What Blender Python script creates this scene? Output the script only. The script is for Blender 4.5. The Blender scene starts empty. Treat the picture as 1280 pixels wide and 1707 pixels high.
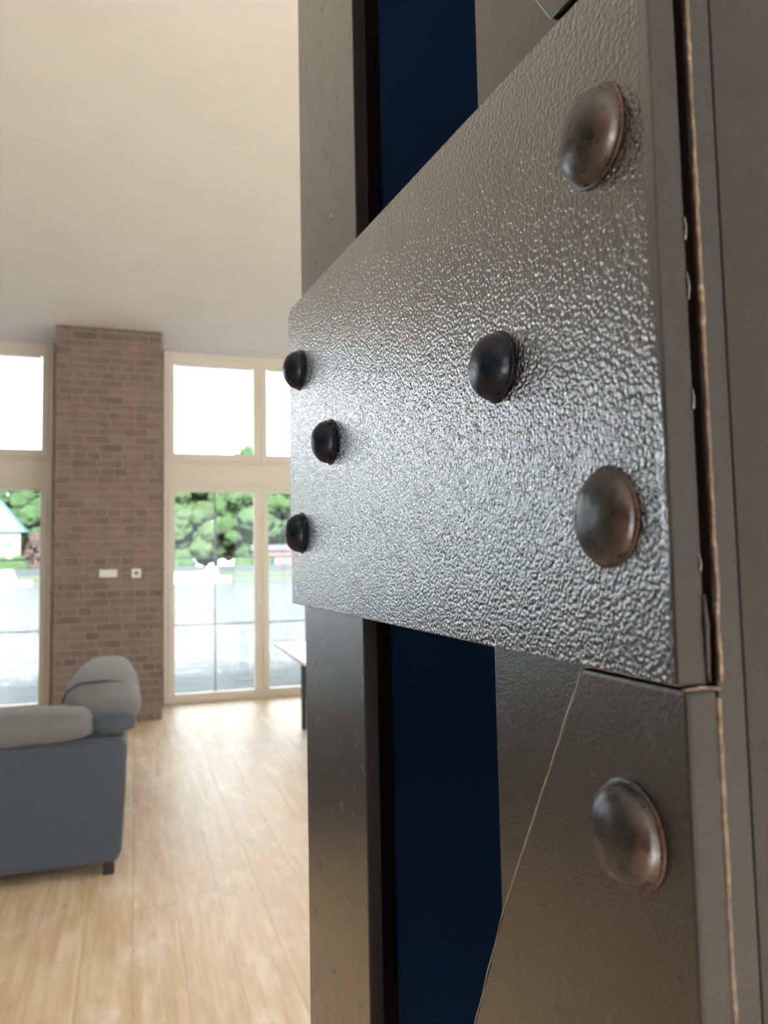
import bpy, bmesh, math, random
from mathutils import Vector, Matrix, noise
random.seed(7)
S = bpy.context.scene
COL = S.collection
# ------------------------------------------------------------------ camera
F = 1282.0
YAW, PIT, ROL, EYE = math.radians(18.06), math.radians(4.2), math.radians(1.15), 1.5
fw = Vector((math.sin(YAW)*math.cos(PIT), math.cos(YAW)*math.cos(PIT), math.sin(PIT)))
r0 = Vector((math.cos(YAW), -math.sin(YAW), 0)); u0 = r0.cross(fw)
rt = r0*math.cos(ROL) - u0*math.sin(ROL); up = u0*math.cos(ROL) + r0*math.sin(ROL)
EYEP = Vector((0, 0, EYE))
cd = bpy.data.cameras.new('camera'); cam = bpy.data.objects.new('camera', cd); COL.objects.link(cam)
m = Matrix((rt, up, -fw)).transposed().to_4x4(); m.translation = EYEP; cam.matrix_world = m
cd.sensor_fit = 'HORIZONTAL'; cd.sensor_width = 36.0; cd.lens = F/1280*36
cd.clip_start = 0.01; cd.clip_end = 2000
cd.dof.use_dof = True; cd.dof.focus_distance = 0.46; cd.dof.aperture_fstop = 17.0
S.camera = cam
# ------------------------------------------------------------------ exposure, sky
S.view_settings.view_transform = 'Standard'; S.view_settings.look = 'None'
S.view_settings.gamma = 1.0; S.view_settings.use_curve_mapping = False
S.view_settings.exposure = 0.6
SKY = 5.0
w = bpy.data.worlds.new('overcast_sky'); S.world = w; w.use_nodes = True
nt = w.node_tree; bg = nt.nodes['Background']
tc = nt.nodes.new('ShaderNodeTexCoord'); sp = nt.nodes.new('ShaderNodeSeparateXYZ')
rp = nt.nodes.new('ShaderNodeValToRGB')
rp.color_ramp.elements[0].position = 0.0; rp.color_ramp.elements[0].color = (.80, .86, .92, 1)
rp.color_ramp.elements[1].position = .6; rp.color_ramp.elements[1].color = (.91, .95, 1.01, 1)
nt.links.new(tc.outputs['Generated'], sp.inputs[0]); nt.links.new(sp.outputs[2], rp.inputs[0])
nt.links.new(rp.outputs[0], bg.inputs[0]); bg.inputs[1].default_value = SKY
sd = bpy.data.lights.new('fill_sun', 'SUN'); fill_sun = bpy.data.objects.new('fill_sun', sd); COL.objects.link(fill_sun)
sd.energy = 50.0; sd.angle = .3; sd.color = (.86, .95, 1.06)
fill_sun.rotation_euler = Vector((.12, .80, -.56)).to_track_quat('-Z', 'Y').to_euler()   # added to fill the room, from behind the camera through the added back windows
S.cycles.use_denoising = True
S.cycles.max_bounces = 12; S.cycles.diffuse_bounces = 7; S.cycles.glossy_bounces = 6; S.cycles.transparent_max_bounces = 16
S.cycles.sample_clamp_indirect = 8

YW = 9.26            # inner face of the window frames
CEIL = 4.0
BAYS = [(-10.0, -7.77), (-6.545, -4.315), (-3.10, -.87), (.33, 2.575), (3.79, 6.02)]
RX0, RX1, RY0 = -10.6, 6.6, -6.0
def portal(name, x, y, z, sx, sz, rot):
    l = bpy.data.lights.new(name, 'AREA'); l.shape = 'RECTANGLE'; l.size = sx; l.size_y = sz
    l.cycles.is_portal = True
    o = bpy.data.objects.new(name, l); COL.objects.link(o); o.location = (x, y, z); o.rotation_euler = rot
for i, (a, b) in enumerate(BAYS):
    portal('window_daylight', (a+b)/2, YW+.30, 2.05, b-a, 4.1, (-math.pi/2, 0, 0))

# ------------------------------------------------------------------ materials
def mat(name, col, rough=.5, metal=0, spec=.5, coat=0):
    m = bpy.data.materials.new(name); m.use_nodes = True
    b = m.node_tree.nodes['Principled BSDF']
    b.inputs['Base Color'].default_value = (*col, 1); b.inputs['Roughness'].default_value = rough
    b.inputs['Metallic'].default_value = metal; b.inputs['Specular IOR Level'].default_value = spec
    if coat:
        b.inputs['Coat Weight'].default_value = coat; b.inputs['Coat IOR'].default_value = 1.7; b.inputs['Coat Roughness'].default_value = .14
    return m
class G:
    """small helper round a node tree"""
    def __init__(s, m): s.m = m; s.t = m.node_tree; s.b = s.t.nodes['Principled BSDF']
    def n(s, kind, **k):
        x = s.t.nodes.new('ShaderNode'+kind)
        for a, v in k.items(): setattr(x, a, v)
        return x
    def l(s, a, b): s.t.links.new(a, b)
    def obj(s, scale=(1, 1, 1)):
        tc = s.n('TexCoord'); mp = s.n('Mapping'); mp.inputs['Scale'].default_value = scale
        s.l(tc.outputs['Object'], mp.inputs[0]); return mp.outputs[0]
    def noise(s, vec, scale, detail=3, rough=.5):
        x = s.n('TexNoise'); x.inputs['Scale'].default_value = scale; x.inputs['Detail'].default_value = detail
        x.inputs['Roughness'].default_value = rough; s.l(vec, x.inputs['Vector']); return x.outputs[0]
    def ramp(s, fac, stops):
        x = s.n('ValToRGB'); e = x.color_ramp.elements
        while len(e) < len(stops): e.new(.5)
        for k, (p, c) in enumerate(stops): e[k].position = p; e[k].color = (*c, 1) if len(c) == 3 else c
        s.l(fac, x.inputs[0]); return x.outputs[0]
    def mix(s, fac, a, b, mode='MIX'):
        x = s.n('MixRGB', blend_type=mode)
        for i, v in ((0, fac), (1, a), (2, b)):
            if hasattr(v, 'links'): s.l(v, x.inputs[i])
            elif i == 0: x.inputs[0].default_value = v
            else: x.inputs[i].default_value = (*v, 1)
        return x.outputs[0]
    def math(s, op, a, b=0.0):
        x = s.n('Math', operation=op)
        for i, v in ((0, a), (1, b)):
            if hasattr(v, 'links'): s.l(v, x.inputs[i])
            else: x.inputs[i].default_value = v
        return x.outputs[0]
    def bump(s, h, dist, strength=1.0, prev=None):
        x = s.n('Bump'); x.inputs['Distance'].default_value = dist; x.inputs['Strength'].default_value = strength
        s.l(h, x.inputs['Height'])
        if prev is not None: s.l(prev, x.inputs['Normal'])
        s.l(x.outputs[0], s.b.inputs['Normal']); s.l(x.outputs[0], s.b.inputs['Coat Normal']); return x.outputs[0]
GR = lambda v: (v, v, v)

def steel_textured():
    m = mat('black_hammered_paint', (.03, .028, .029), .3, 0, 1.0, 1.0); g = G(m); v = g.obj()
    n1 = g.noise(v, 500, 2, .5); n2 = g.noise(v, 1500, 2, .5); n3 = g.noise(v, 14, 3)
    vo = g.n('TexVoronoi', feature='SMOOTH_F1'); vo.inputs['Scale'].default_value = 540; g.l(v, vo.inputs['Vector'])
    h = g.math('ADD', g.math('MULTIPLY', vo.outputs['Distance'], -1.0), g.math('MULTIPLY', n1, .8))
    sy = g.n('SeparateXYZ'); g.l(v, sy.inputs[0])           # the paint is smooth along the near edge of the plate
    mr = g.n('MapRange'); mr.inputs[1].default_value = .2025; mr.inputs[2].default_value = .208; g.l(sy.outputs[1], mr.inputs[0])
    h = g.math('MULTIPLY', h, mr.outputs[0])
    g.bump(h, .00052, 1.0); g.b.inputs['Coat Roughness'].default_value = .07; g.b.inputs['Coat IOR'].default_value = 1.8
    g.l(g.ramp(n3, [(.3, (.010, .0095, .010)), (.7, (.020, .016, .014))]), g.b.inputs['Base Color'])
    g.l(g.ramp(g.noise(v, 30, 3), [(.3, GR(.10)), (.7, GR(.16))]), g.b.inputs['Roughness'])
    return m
def steel_smooth(name='black_painted_steel', c1=(.010, .009, .009), c2=(.022, .017, .014), rg=.24, bd=.00026, spec=.6, coat=.38):
    m = mat(name, c1, rg, 0, spec, coat); g = G(m); v = g.obj(); vs = g.obj((1, 1, .25))
    n1 = g.noise(v, 800, 3, .6); n2 = g.noise(vs, 9, 5, .6); n3 = g.noise(v, 60, 4, .6)
    g.bump(g.math('ADD', n1, g.math('MULTIPLY', n3, .12)), bd, 1.0)
    c = g.ramp(n2, [(.3, c1), (.7, c2)])
    sp_ = g.ramp(g.noise(v, 700, 1), [(.74, GR(0)), (.80, GR(1))])
    g.l(g.mix(g.math('MULTIPLY', sp_, .35*coat + .04), c, (.25, .23, .22)), g.b.inputs['Base Color'])
    g.l(g.ramp(n3, [(.25, GR(rg-.02)), (.75, GR(rg+.05))]), g.b.inputs['Roughness'])
    return m
def steel_rivet(name, rust):
    m = mat(name, (.012, .012, .013), .3, 0, .6); g = G(m); v = g.obj()
    n1 = g.noise(v, 160, 4, .6); n2 = g.noise(v, 45, 4, .65)
    g.bump(g.math('ADD', n1, g.math('MULTIPLY', g.noise(v, 400, 2), .2)), .00028, 1.0)
    sx = g.n('SeparateXYZ'); g.l(v, sx.inputs[0])
    rad = g.math('SQRT', g.math('ADD', g.math('POWER', sx.outputs[1], 2.0), g.math('POWER', sx.outputs[2], 2.0)))
    fac = g.math('ADD', g.math('ADD', n2, g.math('MULTIPLY', g.math('SUBTRACT', rad, .0125), 34.0)), g.math('MULTIPLY', sx.outputs[1], -11.0))
    g.l(g.mix(g.ramp(fac, [(.66, GR(0)), (.92, GR(1))]) if rust else 0.0, (.006, .009, .017) if not rust else (.014, .013, .013), (.075, .034, .021)), g.b.inputs['Base Color'])
    g.l(g.ramp(n1, [(.3, GR(.22)), (.7, GR(.38))]), g.b.inputs['Roughness'])
    return m
def rust_mat():
    m = mat('rusty_bead', (.2, .12, .07), .55, 0, .5); g = G(m); v = g.obj()
    n = g.noise(v, 150, 4, .65)
    g.l(g.ramp(n, [(.35, (.02, .012, .008)), (.55, (.10, .055, .03)), (.75, (.30, .22, .15))]), g.b.inputs['Base Color'])
    g.bump(g.noise(v, 500, 3), .0005); return m
M = {}
M['textured'] = steel_textured()
M['smooth'] = steel_smooth()
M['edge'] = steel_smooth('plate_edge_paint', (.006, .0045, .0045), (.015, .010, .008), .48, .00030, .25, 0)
M['web'] = steel_smooth('web_paint', (.010, .0075, .007), (.017, .012, .010), .55, .00016, .2, 0)
M['inner'] = mat('blue_black_primer', (.024, .080, .22), .6, 0, .3)
M['rivet'] = steel_rivet('painted_rivet', 0); M['rivet'].node_tree.nodes['Principled BSDF'].inputs['Specular IOR Level'].default_value = .2; M['rivet_rust'] = steel_rivet('rusting_rivet', 1); M['rust'] = rust_mat()

M['bare'] = mat('painted_edge_highlight', (.45, .42, .40), .3, .6, .6)  # pale colour paints in the highlight along the brace plates' edges
def plaster(name, c, sc=.04):
    m = mat(name, c, .9, 0, .2); g = G(m); v = g.obj()
    g.l(g.ramp(g.noise(v, 2.2, 5, .6), [(.3, tuple(x*(1-sc) for x in c)), (.7, c)]), g.b.inputs['Base Color'])
    g.bump(g.noise(v, 60, 3), .001); return m
M['ceiling'] = plaster('ceiling_plaster', (.85, .875, .91)); M['plaster'] = plaster('wall_plaster', (.80, .77, .73))

def brick_mat():
    m = mat('reclaimed_brick', (.3, .2, .15), .9, 0, .2); g = G(m)
    tc = g.n('TexCoord'); sx = g.n('SeparateXYZ'); g.l(tc.outputs['Object'], sx.inputs[0])
    cb = g.n('CombineXYZ'); g.l(g.math('ADD', sx.outputs[0], sx.outputs[1]), cb.inputs[0]); g.l(sx.outputs[2], cb.inputs[1])
    # long and short bricks: two bonds mixed by patches
    def bt(wd):
        b = g.n('TexBrick'); b.offset = .5; b.inputs['Scale'].default_value = 1
        b.inputs['Brick Width'].default_value = wd; b.inputs['Row Height'].default_value = .0835
        b.inputs['Mortar Size'].default_value = .0085; b.inputs['Mortar Smooth'].default_value = .4
        b.inputs['Color1'].default_value = (0, 0, 0, 1); b.inputs['Color2'].default_value = (1, 1, 1, 1); b.inputs['Mortar'].default_value = (.5, .5, .5, 1)
        g.l(cb.outputs[0], b.inputs['Vector']); return b
    b1, b2 = bt(.25), bt(.135)
    row = g.math('FLOOR', g.math('DIVIDE', sx.outputs[2], .0835))
    wn = g.n('TexWhiteNoise', noise_dimensions='1D'); g.l(row, wn.inputs['W'])
    sel = g.math('GREATER_THAN', wn.outputs[0], .55)
    tone = g.mix(sel, b1.outputs[0], b2.outputs[0]); mort = g.math('ADD', g.math('MULTIPLY', b1.outputs[1], g.math('SUBTRACT', 1.0, sel)), g.math('MULTIPLY', b2.outputs[1], sel))
    col = g.ramp(tone, [(0, (.14, .11, .105)), (.25, (.20, .155, .14)), (.6, (.27, .205, .175)), (.85, (.31, .25, .22)), (1, (.22, .15, .135))])
    col = g.mix(.5, col, g.ramp(g.noise(cb.outputs[0], 7, 4), [(.3, (.17, .125, .11)), (.7, (.33, .25, .21))]))
    g.l(g.mix(mort, col, (.335, .295, .265)), g.b.inputs['Base Color'])
    g.bump(g.math('SUBTRACT', g.math('MULTIPLY', g.noise(cb.outputs[0], 40, 3), .4), mort), .006)
    return m
M['brick'] = brick_mat()

def floor_mat():
    m = mat('oiled_oak_planks', (.7, .55, .38), .42, 0, .25); g = G(m)
    tc = g.n('TexCoord'); sx = g.n('SeparateXYZ'); g.l(tc.outputs['Object'], sx.inputs[0])
    cb = g.n('CombineXYZ'); g.l(sx.outputs[1], cb.inputs[0]); g.l(sx.outputs[0], cb.inputs[1])
    b = g.n('TexBrick'); b.offset = .37; b.inputs['Scale'].default_value = 1; b.inputs['Brick Width'].default_value = 2.3
    b.inputs['Row Height'].default_value = .19; b.inputs['Mortar Size'].default_value = .0016; b.inputs['Mortar Smooth'].default_value = .2
    b.inputs['Color1'].default_value = (0, 0, 0, 1); b.inputs['Color2'].default_value = (1, 1, 1, 1); b.inputs['Mortar'].default_value = (.5, .5, .5, 1)
    g.l(cb.outputs[0], b.inputs['Vector'])
    tone = b.outputs[0]
    # shift the grain per plank
    ad = g.n('VectorMath', operation='ADD'); g.l(tc.outputs['Object'], ad.inputs[0])
    sc = g.n('VectorMath', operation='SCALE'); g.l(tone, sc.inputs[0]); sc.inputs['Scale'].default_value = 9.0; g.l(sc.outputs[0], ad.inputs[1])
    mp = g.n('Mapping'); mp.inputs['Scale'].default_value = (9, .8, 1); g.l(ad.outputs[0], mp.inputs[0])
    gr = g.noise(mp.outputs[0], 2.2, 6, .62)
    mp2 = g.n('Mapping'); mp2.inputs['Scale'].default_value = (60, 2.5, 1); g.l(ad.outputs[0], mp2.inputs[0])
    fine = g.noise(mp2.outputs[0], 1.0, 3, .6)
    c = g.ramp(tone, [(0, (.62, .47, .31)), (.35, (.70, .55, .385)), (.7, (.76, .62, .45)), (1, (.66, .50, .345))])
    c = g.mix(.7, c, g.ramp(gr, [(.3, (.50, .345, .20)), (.5, (.69, .53, .355)), (.72, (.88, .78, .65))]))
    c = g.mix(g.math('MULTIPLY', fine, .25), c, (.50, .34, .20))
    vo = g.n('TexVoronoi'); vo.inputs['Scale'].default_value = 3.6
    mp3 = g.n('Mapping'); mp3.inputs['Scale'].default_value = (1.1, .75, 1); g.l(ad.outputs[0], mp3.inputs[0]); g.l(mp3.outputs[0], vo.inputs['Vector'])
    kn = g.ramp(vo.outputs['Distance'], [(.02, GR(1)), (.085, GR(0))])
    c = g.mix(g.math('MULTIPLY', kn, .75), c, (.13, .085, .055))
    pt_ = g.noise(g.obj((2.2, .9, 1)), 2.6, 5, .7)
    c = g.mix(g.ramp(pt_, [(.52, GR(0)), (.68, GR(.5))]), c, (.86, .80, .73))
    c = g.mix(g.math('MULTIPLY', b.outputs[1], .35), c, (.22, .14, .08))
    g.l(c, g.b.inputs['Base Color'])
    g.l(g.ramp(gr, [(.3, GR(.34)), (.7, GR(.48))]), g.b.inputs['Roughness'])
    g.bump(g.math('SUBTRACT', fine, g.math('MULTIPLY', b.outputs[1], 2.0)), .0012)
    return m
M['floor'] = floor_mat()
M['frame'] = mat('cream_window_frame', (.80, .73, .64), .45)
M['gasket'] = mat('grey_gasket', (.25, .24, .23), .6)
M['white'] = mat('white_plastic', (.85, .84, .82), .35)
M['dark'] = mat('dark_plastic', (.03, .03, .035), .4)
M['blackmetal'] = mat('black_metal_leg', (.015, .016, .018), .4, 0, .5)
M['tabletop'] = mat('pale_tabletop', (.86, .80, .74), .35)
def glass():
    m = bpy.data.materials.new('window_glass'); m.use_nodes = True; t = m.node_tree
    t.nodes.remove(t.nodes['Principled BSDF']); out = t.nodes['Material Output']
    tr = t.nodes.new('ShaderNodeBsdfTransparent'); tr.inputs[0].default_value = (.95, .97, .96, 1)
    gl = t.nodes.new('ShaderNodeBsdfGlossy'); gl.inputs['Roughness'].default_value = .02
    fr = t.nodes.new('ShaderNodeFresnel'); fr.inputs[0].default_value = 1.28; mx = t.nodes.new('ShaderNodeMixShader')
    t.links.new(fr.outputs[0], mx.inputs[0]); t.links.new(tr.outputs[0], mx.inputs[1]); t.links.new(gl.outputs[0], mx.inputs[2])
    t.links.new(mx.outputs[0], out.inputs[0]); return m
M['glass'] = glass()
def fabric(name, c):
    m = mat(name, c, .95, 0, .15); g = G(m); v = g.obj()
    g.b.inputs['Sheen Weight'].default_value = .25; g.b.inputs['Sheen Roughness'].default_value = .5
    g.l(g.ramp(g.noise(v, 500, 2), [(.3, tuple(x*.8 for x in c)), (.7, tuple(x*1.2 for x in c))]), g.b.inputs['Base Color'])
    g.bump(g.noise(v, 350, 2), .0015); return m
M['fabric'] = fabric('grey_upholstery', (.066, .079, .102)); M['cushion'] = fabric('window_lit_cushion', (.15, .155, .165)); M['piping'] = fabric('dark_piping', (.05, .052, .06))  # cushion copy is paler: window light on the sofa tops put into colour
def water_mat():
    m = mat('river_water', (.032, .034, .033), .7, 0, .0); g = G(m)
    v = g.obj((.5, 1.6, 1)); n = g.noise(v, 1.3, 5, .65); n2 = g.noise(g.obj((.10, .5, 1)), .8, 4)
    h = g.math('ADD', n, n2); nb = g.bump(h, .6)
    gl = g.n('BsdfGlossy'); gl.inputs['Roughness'].default_value = .18; gl.inputs['Color'].default_value = (.9, .95, .97, 1)
    g.l(nb, gl.inputs['Normal']); mx = g.n('MixShader'); mx.inputs[0].default_value = .11
    g.l(g.b.outputs[0], mx.inputs[1]); g.l(gl.outputs[0], mx.inputs[2]); g.l(mx.outputs[0], g.t.nodes['Material Output'].inputs[0])
    return m
M['water'] = water_mat()
def leafmat(name, a, b):
    m = mat(name, a, .8, 0, .2); g = G(m); v = g.obj()
    g.l(g.ramp(g.noise(v, 1.1, 6, .75), [(.36, a), (.62, b)]), g.b.inputs['Base Color'])
    g.b.inputs['Subsurface Weight'].default_value = 0; g.bump(g.noise(v, 1.3, 5, .8), 1.3); return m
M['leaf'] = leafmat('green_foliage', (0.02, 0.044, 0.01), (0.04, 0.066, 0.022))
M['leaf2'] = leafmat('yellow_green_foliage', (0.026, 0.046, 0.012), (0.048, 0.068, 0.024))
M['leaf3'] = leafmat('dark_foliage', (0.015, 0.035, 0.01), (0.032, 0.054, 0.018))
M['leafr'] = leafmat('russet_foliage', (0.04, 0.022, 0.017), (0.068, 0.045, 0.034))
M['bark'] = mat('bark', (.12, .09, .06), .9)
M['bank'] = mat('grassy_bank', (.014, .018, .006), .9); M['quay'] = mat('quay_wall', (.012, .014, .013), .9)
M['ground'] = mat('far_ground', (.015, .018, .008), .95)
M['redwall'] = mat('red_wall', (.075, .018, .015), .8); M['hwall'] = mat('pale_render_wall', (.085, .075, .045), .85)
M['teal'] = mat('teal_roof', (.012, .055, .055), .6); M['roofgrey'] = mat('grey_roof', (.02, .018, .018), .8)
M['boat'] = mat('white_gelcoat', (.88, .88, .88), .25); M['boatglass'] = mat('boat_window', (.03, .04, .05), .15)
M['deck'] = mat('outer_ground', (.2, .19, .18), .9)

# ------------------------------------------------------------------ mesh helpers
def link(name, bm, m, parent=None, bevel=0, smooth=False, seg=2):
    bmesh.ops.recalc_face_normals(bm, faces=bm.faces)
    me = bpy.data.meshes.new(name); bm.to_mesh(me); bm.free(); me.materials.append(m)
    o = bpy.data.objects.new(name, me); COL.objects.link(o)
    if smooth:
        for p in me.polygons: p.use_smooth = True
    if parent is not None: o.parent = parent
    if bevel:
        b = o.modifiers.new('bevel', 'BEVEL'); b.width = bevel; b.segments = seg; b.limit_method = 'ANGLE'; b.angle_limit = .6
    return o
def box(bm, x0, x1, y0, y1, z0, z1):
    vs = [bm.verts.new((x, y, z)) for x in (x0, x1) for y in (y0, y1) for z in (z0, z1)]
    for f in ((0, 1, 3, 2), (4, 6, 7, 5), (0, 4, 5, 1), (2, 3, 7, 6), (0, 2, 6, 4), (1, 5, 7, 3)):
        bm.faces.new([vs[i] for i in f])
def BX(*boxes):
    bm = bmesh.new()
    for b in boxes: box(bm, *b)
    return bm
def prism(pts, ax, a, b):
    """polygon extruded along axis ax from a to b; pts are the other two coordinates in order"""
    bm = bmesh.new()
    def P(p, v):
        return {0: (v, p[0], p[1]), 1: (p[0], v, p[1]), 2: (p[0], p[1], v)}[ax]
    A = [bm.verts.new(P(p, a)) for p in pts]; B = [bm.verts.new(P(p, b)) for p in pts]
    bm.faces.new(A); bm.faces.new(B[::-1]); n = len(pts)
    for i in range(n): bm.faces.new([A[i], A[(i+1) % n], B[(i+1) % n], B[i]])
    return bm
def tube(path, rad, n=10, jitter=0, seed=0, sq=1.0):
    bm = bmesh.new(); rings = []
    for i, p in enumerate(path):
        p = Vector(p); d = (Vector(path[min(i+1, len(path)-1)]) - Vector(path[max(i-1, 0)])).normalized()
        a = d.orthogonal().normalized() if abs(d.z) < .9 else (Vector((1, 0, 0)) - d*d.x).normalized()
        c = d.cross(a); r = rad[i] if isinstance(rad, (list, tuple)) else rad
        if jitter: r *= 1 + jitter*noise.noise(Vector((seed, i*.37, 0)))*2
        rings.append([bm.verts.new(p + a*math.cos(t)*r + c*math.sin(t)*r*sq) for t in [2*math.pi*k/n for k in range(n)]])
    for q in range(len(rings)-1):
        for k in range(n): bm.faces.new([rings[q][k], rings[q][(k+1) % n], rings[q+1][(k+1) % n], rings[q+1][k]])
    bm.faces.new(rings[0][::-1]); bm.faces.new(rings[-1]); return bm
def empty(name, loc, label=None, cat=None, group=None, kind=None, parent=None):
    o = bpy.data.objects.new(name, None); COL.objects.link(o); o.location = loc; o.empty_display_size = .1
    if label: o['label'] = label
    if cat: o['category'] = cat
    if group: o['group'] = group
    if kind: o['kind'] = kind
    if parent: o.parent = parent
    return o
def tag(o, label, cat, group=None):
    o['label'] = label; o['category'] = cat
    if group: o['group'] = group
    return o
def part(o, root):
    """child of root, keeping its world place (roots are only translated)"""
    o.parent = root; o.matrix_parent_inverse = Matrix.Translation(-root.location); return o
def struct(o): o['kind'] = 'structure'; return o

# ------------------------------------------------------------------ room shell
struct(link('floor', BX((RX0-.3, RX1+.3, RY0-.3, YW+.12, -.12, 0)), M['floor']))
bm = bmesh.new()      # ceiling: level, rising a little towards the windows
prof = [(RY0-.3, CEIL)] + [(7.2 + 2.3*k/12, CEIL + .115*(3*(k/12)**2-2*(k/12)**3)) for k in range(13)]
vv = [[bm.verts.new((x, y, z)) for y, z in prof] + [bm.verts.new((x, y, z+.25)) for y, z in (prof[-1], prof[0])] for x in (RX0-.3, RX1+.3)]
n = len(vv[0])
for i in range(n): bm.faces.new([vv[0][i], vv[0][(i+1) % n], vv[1][(i+1) % n], vv[1][i]])
bm.faces.new(vv[0]); bm.faces.new(vv[1][::-1])
struct(link('ceiling', bm, M['ceiling']))
struct(link('wall_left', BX((RX0-.3, RX0, RY0-.3, YW+.35, 0, CEIL+.1)), M['brick']))
struct(link('wall_right', BX((RX1, RX1+.3, RY0-.3, YW+.35, 0, CEIL+.1)), M['plaster']))
# back wall; its tall windows are added, unseen, to brighten the interior
FILL_WINDOWS = [(-1.2, 2.6), (3.0, 6.2)]
bxs = []; px = RX0
for a, b in FILL_WINDOWS:
    bxs.append((px, a, RY0-.3, RY0, 0, CEIL)); bxs.append((a, b, RY0-.3, RY0, 0, .3)); bxs.append((a, b, RY0-.3, RY0, 3.5, CEIL)); px = b
bxs.append((px, RX1, RY0-.3, RY0, 0, CEIL))
struct(link('wall_back', BX(*bxs), M['brick']))
for a, b in FILL_WINDOWS:
    portal('added_back_daylight', (a+b)/2, RY0-.28, 1.9, b-a, 3.2, (math.pi/2, 0, 0))
piers = [(RX0, BAYS[0][0])] + [(BAYS[i][1], BAYS[i+1][0]) for i in range(4)] + [(BAYS[4][1], RX1)]
struct(link('wall_far', BX(*[(a, b, YW-.02, YW+.33, 0, 4.2) for a, b in piers]), M['brick']))
struct(link('trim_1', BX(*[(a, b, YW+.02, YW+.30, 2.565, 2.785) for a, b in BAYS]), M['frame'], bevel=.006))
struct(link('trim_2', BX(*[(a, b, YW+.02, YW+.30, 4.085, 4.3) for a, b in BAYS]), M['plaster']))

def rect_frame(x0, x1, z0, z1, t, y0, y1, tb=None, tt=None):
    tb = t if tb is None else tb; tt = t if tt is None else tt
    return [(x0, x0+t, y0, y1, z0, z1), (x1-t, x1, y0, y1, z0, z1), (x0+t, x1-t, y0, y1, z0, z0+tb), (x0+t, x1-t, y0, y1, z1-tt, z1)]
def bay(i, a, b):
    cx = a + 1.127 if i == 4 else (a+b)/2
    for kind, z0, z1, gz0, gz1 in (('window', 2.785, 4.09, 2.902, 3.965), ('door', 0, 2.565, .105, 2.455)):
        root = empty('%s_%d' % (kind, i), ((a+b)/2, YW, z0), kind='structure')
        part(link('outer_frame', BX(*rect_frame(a, b, z0, z1, .045, YW+.012, YW+.09, .03), (cx-.012, cx+.012, YW+.012, YW+.09, z0+.03, z1-.045)), M['frame'], bevel=.004), root)
        for s, (x0, x1) in enumerate(((a+.045, cx-.012), (cx+.012, b-.045))):
            g0, g1 = x0+.077, x1-.070
            if s: g0, g1 = x0+.075, x1-.072
            fr = [(x0, g0, YW, YW+.07, z0+.03, z1-.045), (g1, x1, YW, YW+.07, z0+.03, z1-.045), (g0, g1, YW, YW+.07, z0+.03, gz0), (g0, g1, YW, YW+.07, gz1, z1-.045)]
            sash = part(link('sash', BX(*fr), M['frame'], bevel=.008), root)
            gp = link('glass_pane', BX((g0-.005, g1+.005, YW+.036, YW+.040, gz0-.005, gz1+.005)), M['glass']); gp.parent = sash
            mx = (g0+g1)/2
            zs = [(gz0+gz1)/2] if kind == 'window' else [gz0+(gz1-gz0)/3, gz0+(gz1-gz0)*2/3]
            mu = link('muntin', BX((mx-.009, mx+.009, YW+.042, YW+.05, gz0, gz1), *[(g0, g1, YW+.0425, YW+.0505, z-.009, z+.009) for z in zs]), M['gasket']); mu.parent = sash
            if kind == 'window':
                bl = link('blind_rail', BX((g0+.01, g1-.01, YW+.012, YW+.03, gz1-.03, gz1+.02)), M['white'], bevel=.004); bl.parent = sash
            else:
                bl = link('blind_rail', BX((g0+.01, g1-.01, YW+.012, YW+.03, gz1-.012, gz1+.02)), M['white'], bevel=.004); bl.parent = sash
            if kind == 'door' and s == 0:
                h = BX((x1-.044, x1-.018, YW-.012, YW, 1.14, 1.27), (x1-.038, x1-.024, YW-.05, YW-.012, 1.235, 1.25), (x1-.042, x1-.02, YW-.062, YW-.046, 1.125, 1.255))
                part(link('handle', h, M['white'], bevel=.003), root)
for i, (a, b) in enumerate(BAYS): bay(i+1, a, b)
for i, (a, b) in enumerate(FILL_WINDOWS):
    root = empty('window_%d' % (i+6), ((a+b)/2, RY0-.15, .3), kind='structure')  # unseen window added to let in fill light
    part(link('outer_frame', BX(*rect_frame(a, b, .3, 3.5, .07, RY0-.2, RY0-.12), ((a+b)/2-.05, (a+b)/2+.05, RY0-.2, RY0-.12, .37, 3.43)), M['frame'], bevel=.006), root)
    part(link('glass_pane', BX((a+.06, b-.06, RY0-.165, RY0-.16, .36, 3.44)), M['glass']), root)

# brick pillar in front of the window wall
pr = empty('brick_pillar', (-.24, 8.4, 0), 'tall brown-grey brick pillar between the two bright window bays', 'pillar')
part(link('brick_shaft', BX((-.768, .280, 8.36, YW-.03, 0, CEIL+.05)), M['brick'], bevel=.006), pr)
sw = empty('wall_switch', (-.24, 8.36, 1.51), 'wide white wall switch plate mounted on the brick pillar, left of the small square one', 'switch')
part(link('cover_plate', BX((-.332, -.160, 8.350, 8.3598, 1.466, 1.546)), M['white'], bevel=.003), sw)
for k in range(2): part(link('rocker', BX((-.324+.082*k, -.250+.082*k, 8.3455, 8.350, 1.474, 1.538)), M['white'], bevel=.002), sw)
th = empty('wall_socket', (.04, 8.36, 1.5), 'small square white wall plate with dark centre, mounted on the brick pillar', 'wall plate')
part(link('cover_plate', BX((-.020, .072, 8.348, 8.3598, 1.456, 1.548)), M['white'], bevel=.003), th)
part(link('centre_knob', BX((.010, .042, 8.342, 8.348, 1.488, 1.520)), M['dark'], bevel=.004), th)

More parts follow.
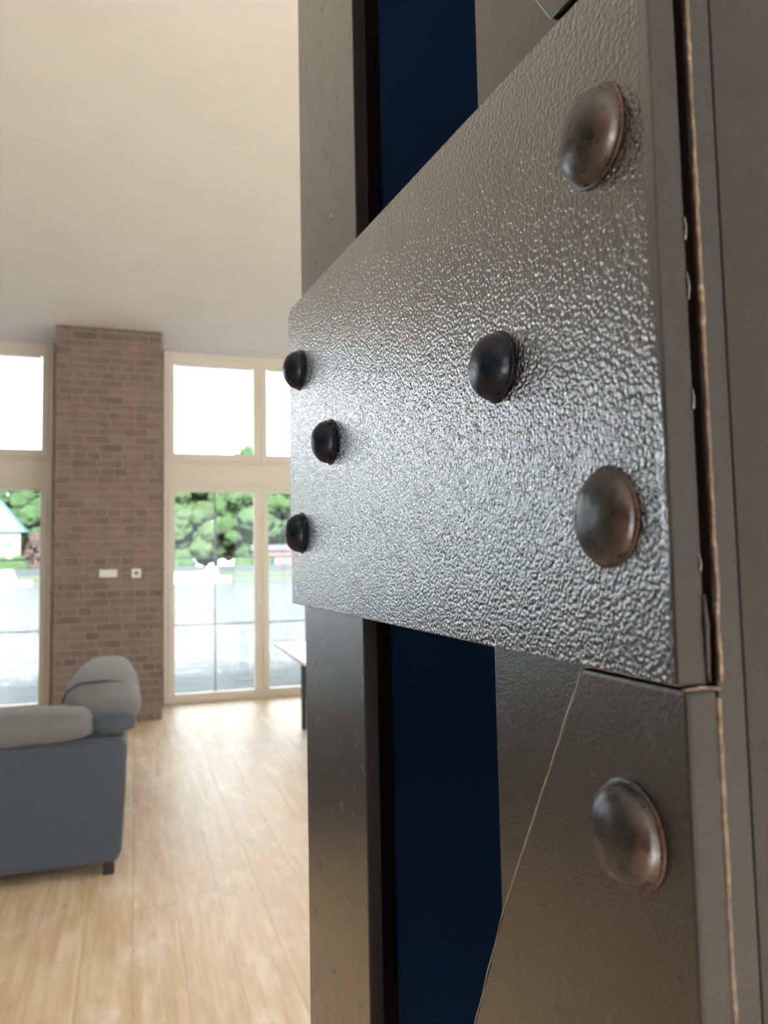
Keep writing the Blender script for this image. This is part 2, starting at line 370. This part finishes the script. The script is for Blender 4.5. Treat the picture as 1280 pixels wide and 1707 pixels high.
# ------------------------------------------------------------------ steel column
X0, X1 = .160, .171
YN = .201
col = empty('steel_column', (.3, .5, 0), 'black painted riveted steel column filling the right of the view', 'column')
def cp(o, m=None): return part(o, col)
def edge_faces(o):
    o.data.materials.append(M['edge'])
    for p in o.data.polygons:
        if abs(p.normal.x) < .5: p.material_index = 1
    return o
edge_faces(cp(link('corner_angle', BX((X1, X1+.012, .583, .797, 0, 3.99), (X1+.012, X1+.09, .785, .797, 0, 3.99)), M['smooth'], bevel=.0012)))
cp(link('corner_angle', BX((X1, .1744, .2125, .352, 0, 3.99)), M['smooth'], bevel=.0006))
cp(link('corner_angle', BX((.1746, .1852, YN, .350, 0, 3.99)), M['edge'], bevel=.0008))
cp(link('web_plate', BX((.1855, .470, YN, .2125, 0, 3.99)), M['web'], bevel=.0006))
cp(link('web_plate', BX((.262, .470, .784, .796, 0, 3.99)), M['inner'], bevel=.001))
cp(link('back_plate', BX((.4595, .470, .2128, .7838, 0, 3.99)), M['inner'], bevel=.001))
def plate_poly(name, pts, xa, xb, m, bev=.0007):
    return cp(link(name, prism(pts, 0, xa, xb), m, bevel=bev))
gus = plate_poly('gusset_plate', [(YN, 1.4615), (.811, 1.4652), (.8165, 1.776), (.80, 1.7815), (.239, 1.7145), (YN, 1.7095)], X0, X1-.0001, M['textured'])
edge_faces(gus)
low = plate_poly('lower_brace_plate', [(.1985, 1.4607), (.257, 1.4609), (.330, 1.343), (.366, 1.274), (.46, 1.08), (.46, .9), (.1985, .9)], X0+.0007, X1+.0014, M['smooth'], .0016)
hi = plate_poly('upper_brace_plate', [(YN, 1.7135), (.2595, 1.7205), (.2715, 1.738), (.34, 1.86), (.34, 2.2), (YN, 2.2)], X0, X1-.0001, M['smooth'], .0014)
edge_faces(low); edge_faces(hi)
low['label'] = 'smooth black plate tapering downwards'

def rivet(y, z, r, h, m, parent, seed, xbase=X0, ring=True):
    bm = bmesh.new(); n = 40
    prof = [(1.06, 0), (1.06, .04), (1.0, .10)] if ring else [(1.0, 0)]
    K = 14
    for k in range(K+1):
        t = k/K*math.pi/2
        prof.append(((.985 if ring else 1.0)*math.cos(t)**.85, (.10 if ring else .06) + (.94)*math.sin(t)**1.0))
    rings = []
    for q, (pr_, ph) in enumerate(prof[:-1]):
        rg = []
        for k in range(n):
            a = 2*math.pi*k/n
            w_ = 1 + .03*noise.noise(Vector((math.cos(a)*1.3, math.sin(a)*1.3, seed*3.1)))
            hh = ph*h*(1 + .12*noise.noise(Vector((math.cos(a)*pr_, math.sin(a)*pr_, seed*7.7)))) if q > 1 else ph*h
            rg.append(bm.verts.new((-hh, math.cos(a)*pr_*r*w_, math.sin(a)*pr_*r*w_)))
        rings.append(rg)
    top = bm.verts.new((-prof[-1][1]*h, 0, 0))
    for q in range(len(rings)-1):
        for k in range(n): bm.faces.new([rings[q][k], rings[q][(k+1) % n], rings[q+1][(k+1) % n], rings[q+1][k]])
    for k in range(n): bm.faces.new([rings[-1][k], rings[-1][(k+1) % n], top])
    bm.faces.new(rings[0][::-1])
    o = link('rivet', bm, m, None, smooth=True); o.parent = parent
    o.matrix_parent_inverse = Matrix.Translation(-col.location); o.location = (xbase-.0001, y, z)
    return o
for k, (y, z, r, h, mm) in enumerate([(.757, 1.703, .0195, .0170, 'rivet'), (.634, 1.609, .0185, .0160, 'rivet'), (.757, 1.537, .0195, .0170, 'rivet'),
                     (.317, 1.592, .0160, .0115, 'rivet'), (.2335, 1.656, .0175, .0100, 'rivet_rust'), (.2345, 1.5165, .0172, .0075, 'rivet_rust')]):
    rivet(y, z, r, h, M[mm], gus, k+1).matrix_parent_inverse = Matrix.Identity(4)
rivet(.230, 1.4085, .0175, .0105, M['rivet_rust'], low, 9, X0+.0007).matrix_parent_inverse = Matrix.Identity(4)
# ragged beads of paint and rust along the seams, and painted-in edge highlights
def bead(name, pts, r, seed, m='rust'):
    path = []
    for i in range(len(pts)-1):
        a, b = Vector(pts[i]), Vector(pts[i+1]); k = max(2, int((b-a).length/.004))
        path += [a.lerp(b, j/k) for j in range(k)]
    path.append(Vector(pts[-1]))
    path = [p + Vector((.0005*noise.noise(Vector((seed, p.z*60, 0))), .0004*noise.noise(Vector((seed+5, p.z*90, 0))), 0)) for p in path]
    cp(link(name, tube(path, [r*(.75+.7*abs(noise.noise(Vector((seed, p.z*130, 3))))) for p in path], 8), M[m], smooth=True))
bead('rust_seam', [(.1757, YN-.0003, 1.4625), (.1757, YN-.0003, 1.95)], .0010, 2)
bead('rust_seam', [(.1738, .2004, .95), (.1738, .2004, 1.4575)], .0013, 5)
bead('paint_run', [(.1712, .2012, 1.4625), (.1712, .2008, 1.476), (.1708, .2012, 1.490)], .0011, 8, 'edge')
for k, (xx, za, zb) in enumerate([(.1708, 1.605, 1.613), (.1707, 1.585, 1.594), (.1705, 1.549, 1.556), (.1700, 1.497, 1.503)]):
    bead('paint_run', [(xx, .2010, za), (xx+.0003, .2008, (za+zb)/2), (xx, .2012, zb)], .0006, 20+k, 'smooth')
bead('bare_edge', [(X0+.0011, .2572, 1.4600), (X0+.0011, .3302, 1.3430), (X0+.0011, .3662, 1.2740)], .00028, 31, 'bare')
bead('bare_edge', [(X0+.0004, .2600, 1.7210), (X0+.0004, .2718, 1.7385), (X0+.0004, .3000, 1.7880)], .0003, 37, 'bare')
bead('rust_lip', [(.1605, .2000, 1.4606), (.167, .1995, 1.4612), (.1745, .2000, 1.4604)], .0008, 12)

# ------------------------------------------------------------------ sofa
sofa = empty('corner_sofa', (-1.1, 5, 0), 'grey fabric corner sofa seen from behind at the left edge', 'sofa')
def sp_(o): return part(o, sofa)
sp_(link('back_panel', prism([(-3.1, .07), (-.072, .07), (-.052, .12), (-.035, .40), (-.028, .60), (-.033, .655), (-.06, .668), (-3.1, .668)], 1, 4.17, 4.40), M['fabric'], bevel=.022, seg=4))
sp_(link('side_panel', prism([(-.34, .07), (-.074, .07), (-.054, .12), (-.038, .40), (-.034, .60), (-.06, .665), (-.34, .665)], 1, 4.38, 6.25), M['fabric'], bevel=.02, seg=3))
sp_(link('seat_base', BX((-3.08, -.34, 4.41, 6.2, .08, .30)), M['fabric'], bevel=.02, seg=3))
for x0, x1 in ((-1.70, -.36), (-3.08, -1.72)):
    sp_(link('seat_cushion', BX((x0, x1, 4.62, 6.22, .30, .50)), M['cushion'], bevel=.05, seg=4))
def blob(secs, nseg=28, pw=2.6):
    """closed loft along y; each section (y, x0, x1, z0, z1)"""
    lean = .28 if nseg == 32 else 0
    bm = bmesh.new(); R = []
    for (y, x0, x1, z0, z1) in secs:
        cx, cz, a, b = (x0+x1)/2, (z0+z1)/2, (x1-x0)/2, (z1-z0)/2; rg = []
        for k in range(nseg):
            t = 2*math.pi*k/nseg; c, s = math.cos(t), math.sin(t)
            rg.append(bm.verts.new((cx+a*math.copysign(abs(c)**(2/pw), c)+lean*b*math.copysign(abs(s)**(2/pw), s)*(.3 if a < .12 else 1), y, cz+b*math.copysign(abs(s)**(2/pw), s))))
        R.append(rg)
    for q in range(len(R)-1):
        for k in range(nseg): bm.faces.new([R[q][k], R[q][(k+1) % nseg], R[q+1][(k+1) % nseg], R[q+1][k]])
    bm.faces.new(R[0][::-1]); bm.faces.new(R[-1]); return bm
# rolled top cushion of the back, lying along x
def xblob(secs, **k):
    bm = blob([(x, y0, y1, z0, z1) for x, y0, y1, z0, z1 in secs], **k)
    for v in bm.verts: v.co = Vector((v.co.y, v.co.x, v.co.z))
    return bm
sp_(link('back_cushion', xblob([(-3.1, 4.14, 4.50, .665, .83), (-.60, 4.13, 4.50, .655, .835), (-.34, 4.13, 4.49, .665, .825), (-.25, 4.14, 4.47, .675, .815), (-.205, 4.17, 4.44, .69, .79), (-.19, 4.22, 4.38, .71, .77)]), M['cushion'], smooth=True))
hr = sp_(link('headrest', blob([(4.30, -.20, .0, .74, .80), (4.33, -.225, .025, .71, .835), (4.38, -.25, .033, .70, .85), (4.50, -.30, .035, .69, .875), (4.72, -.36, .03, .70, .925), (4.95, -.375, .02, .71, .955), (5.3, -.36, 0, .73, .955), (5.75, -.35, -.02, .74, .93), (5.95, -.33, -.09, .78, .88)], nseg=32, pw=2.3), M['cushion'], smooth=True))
pp = [(-.37, 4.62, .80), (-.345, 4.62, .86), (-.28, 4.62, .898), (-.16, 4.62, .905), (-.06, 4.62, .897), (.005, 4.62, .862), (.033, 4.62, .80)]
sp_(link('headrest_shade_roll', blob([(4.17, -.14, -.03, .725, .765), (4.185, -.175, .0, .70, .79), (4.22, -.195, .016, .692, .803), (4.5, -.20, .02, .69, .80), (6.0, -.2, .0, .69, .79)], pw=2.6), M['fabric'], smooth=True))  # dark roll added in place of the shade under the headrest
hp = link('piping', tube(pp, .007, 8), M['piping'], smooth=True); hp.parent = hr
sp_(link('side_back', BX((-.235, -.045, 4.26, 6.1, .64, .72)), M['fabric'], bevel=.025, seg=3))
for x, y in ((-.115, 4.235), (-3.0, 4.235), (-.12, 6.15), (-3.0, 6.15)):
    sp_(link('foot', BX((x-.028, x+.028, y-.028, y+.028, 0, .078)), M['blackmetal'], bevel=.006))

# ------------------------------------------------------------------ table behind the column
tb = empty('dining_table', (1.85, 7.15, 0), 'pale-topped table with black legs, corner showing left of the steel column', 'table')
part(link('table_top', prism([(1.391, 8.033), (1.317, 6.248), (2.30, 6.207), (2.375, 7.992)], 2, .722, .75), M['tabletop'], bevel=.004), tb)
part(link('apron', BX((1.52, 2.17, 6.72, 7.35, .66, .722)), M['blackmetal'], bevel=.004), tb)
for x, y in ((1.545, 7.31), (1.56, 6.76), (2.13, 7.31), (2.13, 6.76)):
    part(link('leg', BX((x-.024, x+.024, y-.024, y+.024, 0, .66)), M['blackmetal'], bevel=.004), tb)

# ------------------------------------------------------------------ outside
WZ = -.4
gl = link('river', BX((-260, 330, 12.5, 158, WZ-.3, WZ)), M['water']); gl['kind'] = 'structure'
struct(link('near_ground', BX((-40, 40, YW+.34, 12.6, -1.2, -.46)), M['deck']))
struct(link('far_ground', BX((-260, 330, 158.2, 420, WZ-1, WZ+1.1)), M['ground']))
struct(link('grass_bank', prism([(157.6, WZ-.2), (158.3, WZ+1.0), (163, WZ+1.9), (163, WZ-.2)], 0, -120, 160), M['bank']))
struct(link('quay_wall', BX((-120, 160, 163.1, 163.7, WZ, WZ+3.2)), M['quay']))

def tree(x, y, h, wd, mk, label, seed):
    root = empty('broadleaf_tree', (x, y, .6), label, 'tree', 'trees on the far river bank')
    rnd = random.Random(seed)
    part(link('trunk', tube([(x, y, .3), (x+.2, y, h*.3), (x, y, h*.62)], [wd*.05, wd*.035, wd*.015], 8), M['bark'], smooth=True), root)
    bm = bmesh.new()
    for k in range(90):
        t = rnd.random(); a = rnd.random()*6.283; rr = wd*.46*math.sin(math.pi*min(1, .22+.75*t))*rnd.uniform(.35, 1)
        c = Vector((x+math.cos(a)*rr, y+math.sin(a)*rr, .6+h*(.16+.72*t))); s = wd*rnd.uniform(.09, .18)
        res = bmesh.ops.create_icosphere(bm, subdivisions=3, radius=s)
        for v in res['verts']:
            d = v.co.normalized(); q = d*2.4 + Vector((seed, k*3.3, 0))
            v.co = c + d*s*(1 + .40*noise.noise(q) + .35*noise.noise(q*3.1)) * (1 if d.z > -.2 else .85)
    part(link('crown', bm, mk, smooth=True), root)
TR = [(-33, 178, 27, 18, 'leaf2', 'yellow-green tree at the far left of the left window'),
      (-22.5, 186, 25, 15, 'leaf', 'green tree behind the teal-roofed house'),
      (-19.2, 172, 10, 6, 'leafr', 'small russet tree beside the teal-roofed house'),
      (-12, 182, 24, 15, 'leaf3', 'darker green tree hidden mostly behind the brick pillar'),
      (1.5, 178, 25, 14, 'leaf', 'green tree right behind the brick pillar edge'),
      (10.5, 175, 28, 14, 'leaf2', 'light green tree above the white motorboat'),
      (18.0, 182, 26, 14, 'leaf', 'mid green tree in the middle of the glass door'),
      (25.0, 176, 31, 15, 'leaf', 'tallest green tree, its top showing in the upper window'),
      (33.5, 184, 26, 14, 'leaf3', 'dark green tree above the right end of the red building'),
      (42.5, 188, 27, 15, 'leaf', 'green tree to the right of the red building'),
      (54, 182, 26, 16, 'leaf2', 'light green tree farthest right across the river')]
for k, (x, y, h, wd, mk, lb) in enumerate(TR): tree(x, y, h, wd, M[mk], lb, k*11+3)
# shrubs on the bank
for k, (x, lb) in enumerate([(8, 'low bush on the bank left of the motorboat'), (24.5, 'low bush on the bank right of the motorboat'), (-24, 'low bush on the bank below the pale house')]):
    bm = bmesh.new(); rnd = random.Random(50+k)
    for j in range(8):
        c = Vector((x+rnd.uniform(-3, 3), 166+rnd.uniform(-.8, .8), 2.6+rnd.uniform(-.6, 1.2))); res = bmesh.ops.create_icosphere(bm, subdivisions=3, radius=1.6)
        for v in res['verts']: v.co = c + v.co*(1+.35*noise.noise(v.co*1.4+c))
    tag(link('bush', bm, M['leaf'], smooth=True), lb, 'bush', 'bushes on the far bank')
# house with teal roof, left
hs = empty('house', (-25, 171, .6), 'pale house with a teal gabled roof across the river', 'house')
part(link('wall', BX((-31, -21.5, 168, 176, .5, 10.5)), M['hwall']), hs)
part(link('roof', prism([(-32, 10.2), (-26.25, 17.5), (-20.5, 10.2)], 1, 167.4, 176.6), M['teal']), hs)
for x in (-29, -26.2, -23.4):
    for z in (3, 7): part(link('window', BX((x-.55, x+.55, 167.9, 168.05, z, z+1.6)), M['boatglass']), hs)
rb = empty('red_building', (33, 172, .6), 'low red building with grey roof across the river', 'building')
part(link('wall', BX((25, 41, 169, 172.5, .5, 6.0)), M['redwall']), rb)
part(link('roof', prism([(168.5, 5.9), (170.7, 7.3), (173, 5.9)], 0, 24.5, 41.6), M['roofgrey']), rb)
for k in range(6): part(link('window', BX((26.3+k*2.5, 27.5+k*2.5, 168.9, 169.05, 3.0, 4.8)), M['boatglass']), rb)
def boat(x, y, L, label):
    r = empty('motorboat', (x, y, WZ), label, 'boat', 'motorboats moored across the river')
    bm = bmesh.new(); rows = []
    for k in range(13):
        t = k/12; X = -L/2 + L*t; w = L*.14*(1-(max(0, 1-t/.55)**2.2)); top = 1.0 + .45*(1-t)**2
        rows.append([bm.verts.new(c) for c in ((X-.25*(1-t), -w-.02, top), (X, -w*.75-.01, 0), (X, 0, -.35), (X, w*.75+.01, 0), (X-.25*(1-t), w+.02, top))])
    for a, b in zip(rows, rows[1:]):
        for j in range(4): bm.faces.new([a[j], a[j+1], b[j+1], b[j]])
        bm.faces.new([a[4], a[0], b[0], b[4]])
    bm.faces.new(rows[0]); bm.faces.new(rows[-1][::-1])
    link('hull', bm, M['boat'], r)
    link('cabin', prism([(-L*.22, .9), (-L*.08, 2.0), (L*.26, 2.1), (L*.30, .9)], 1, -1.1, 1.1), M['boat'], r, bevel=.08)
    link('cabin_window', prism([(-L*.13, 1.35), (-L*.085, 1.75), (L*.20, 1.8), (L*.22, 1.35)], 1, -1.13, 1.13), M['boatglass'], r)
    link('flybridge', prism([(L*.06, 2.0), (L*.10, 2.9), (L*.24, 2.9), (L*.27, 2.0)], 1, -.8, .8), M['boat'], r, bevel=.06)
    link('railing', tube([(-L*.48, 0, 1.9), (-L*.3, -.9, 1.9), (-L*.1, -1.2, 1.7)], .03, 6), M['white'], r)
boat(12.3, 150, 10.5, 'white motorboat moored across the river, seen through the glass door')
boat(-23.2, 150, 11.8, 'white motorboat across the river, seen through the left window')
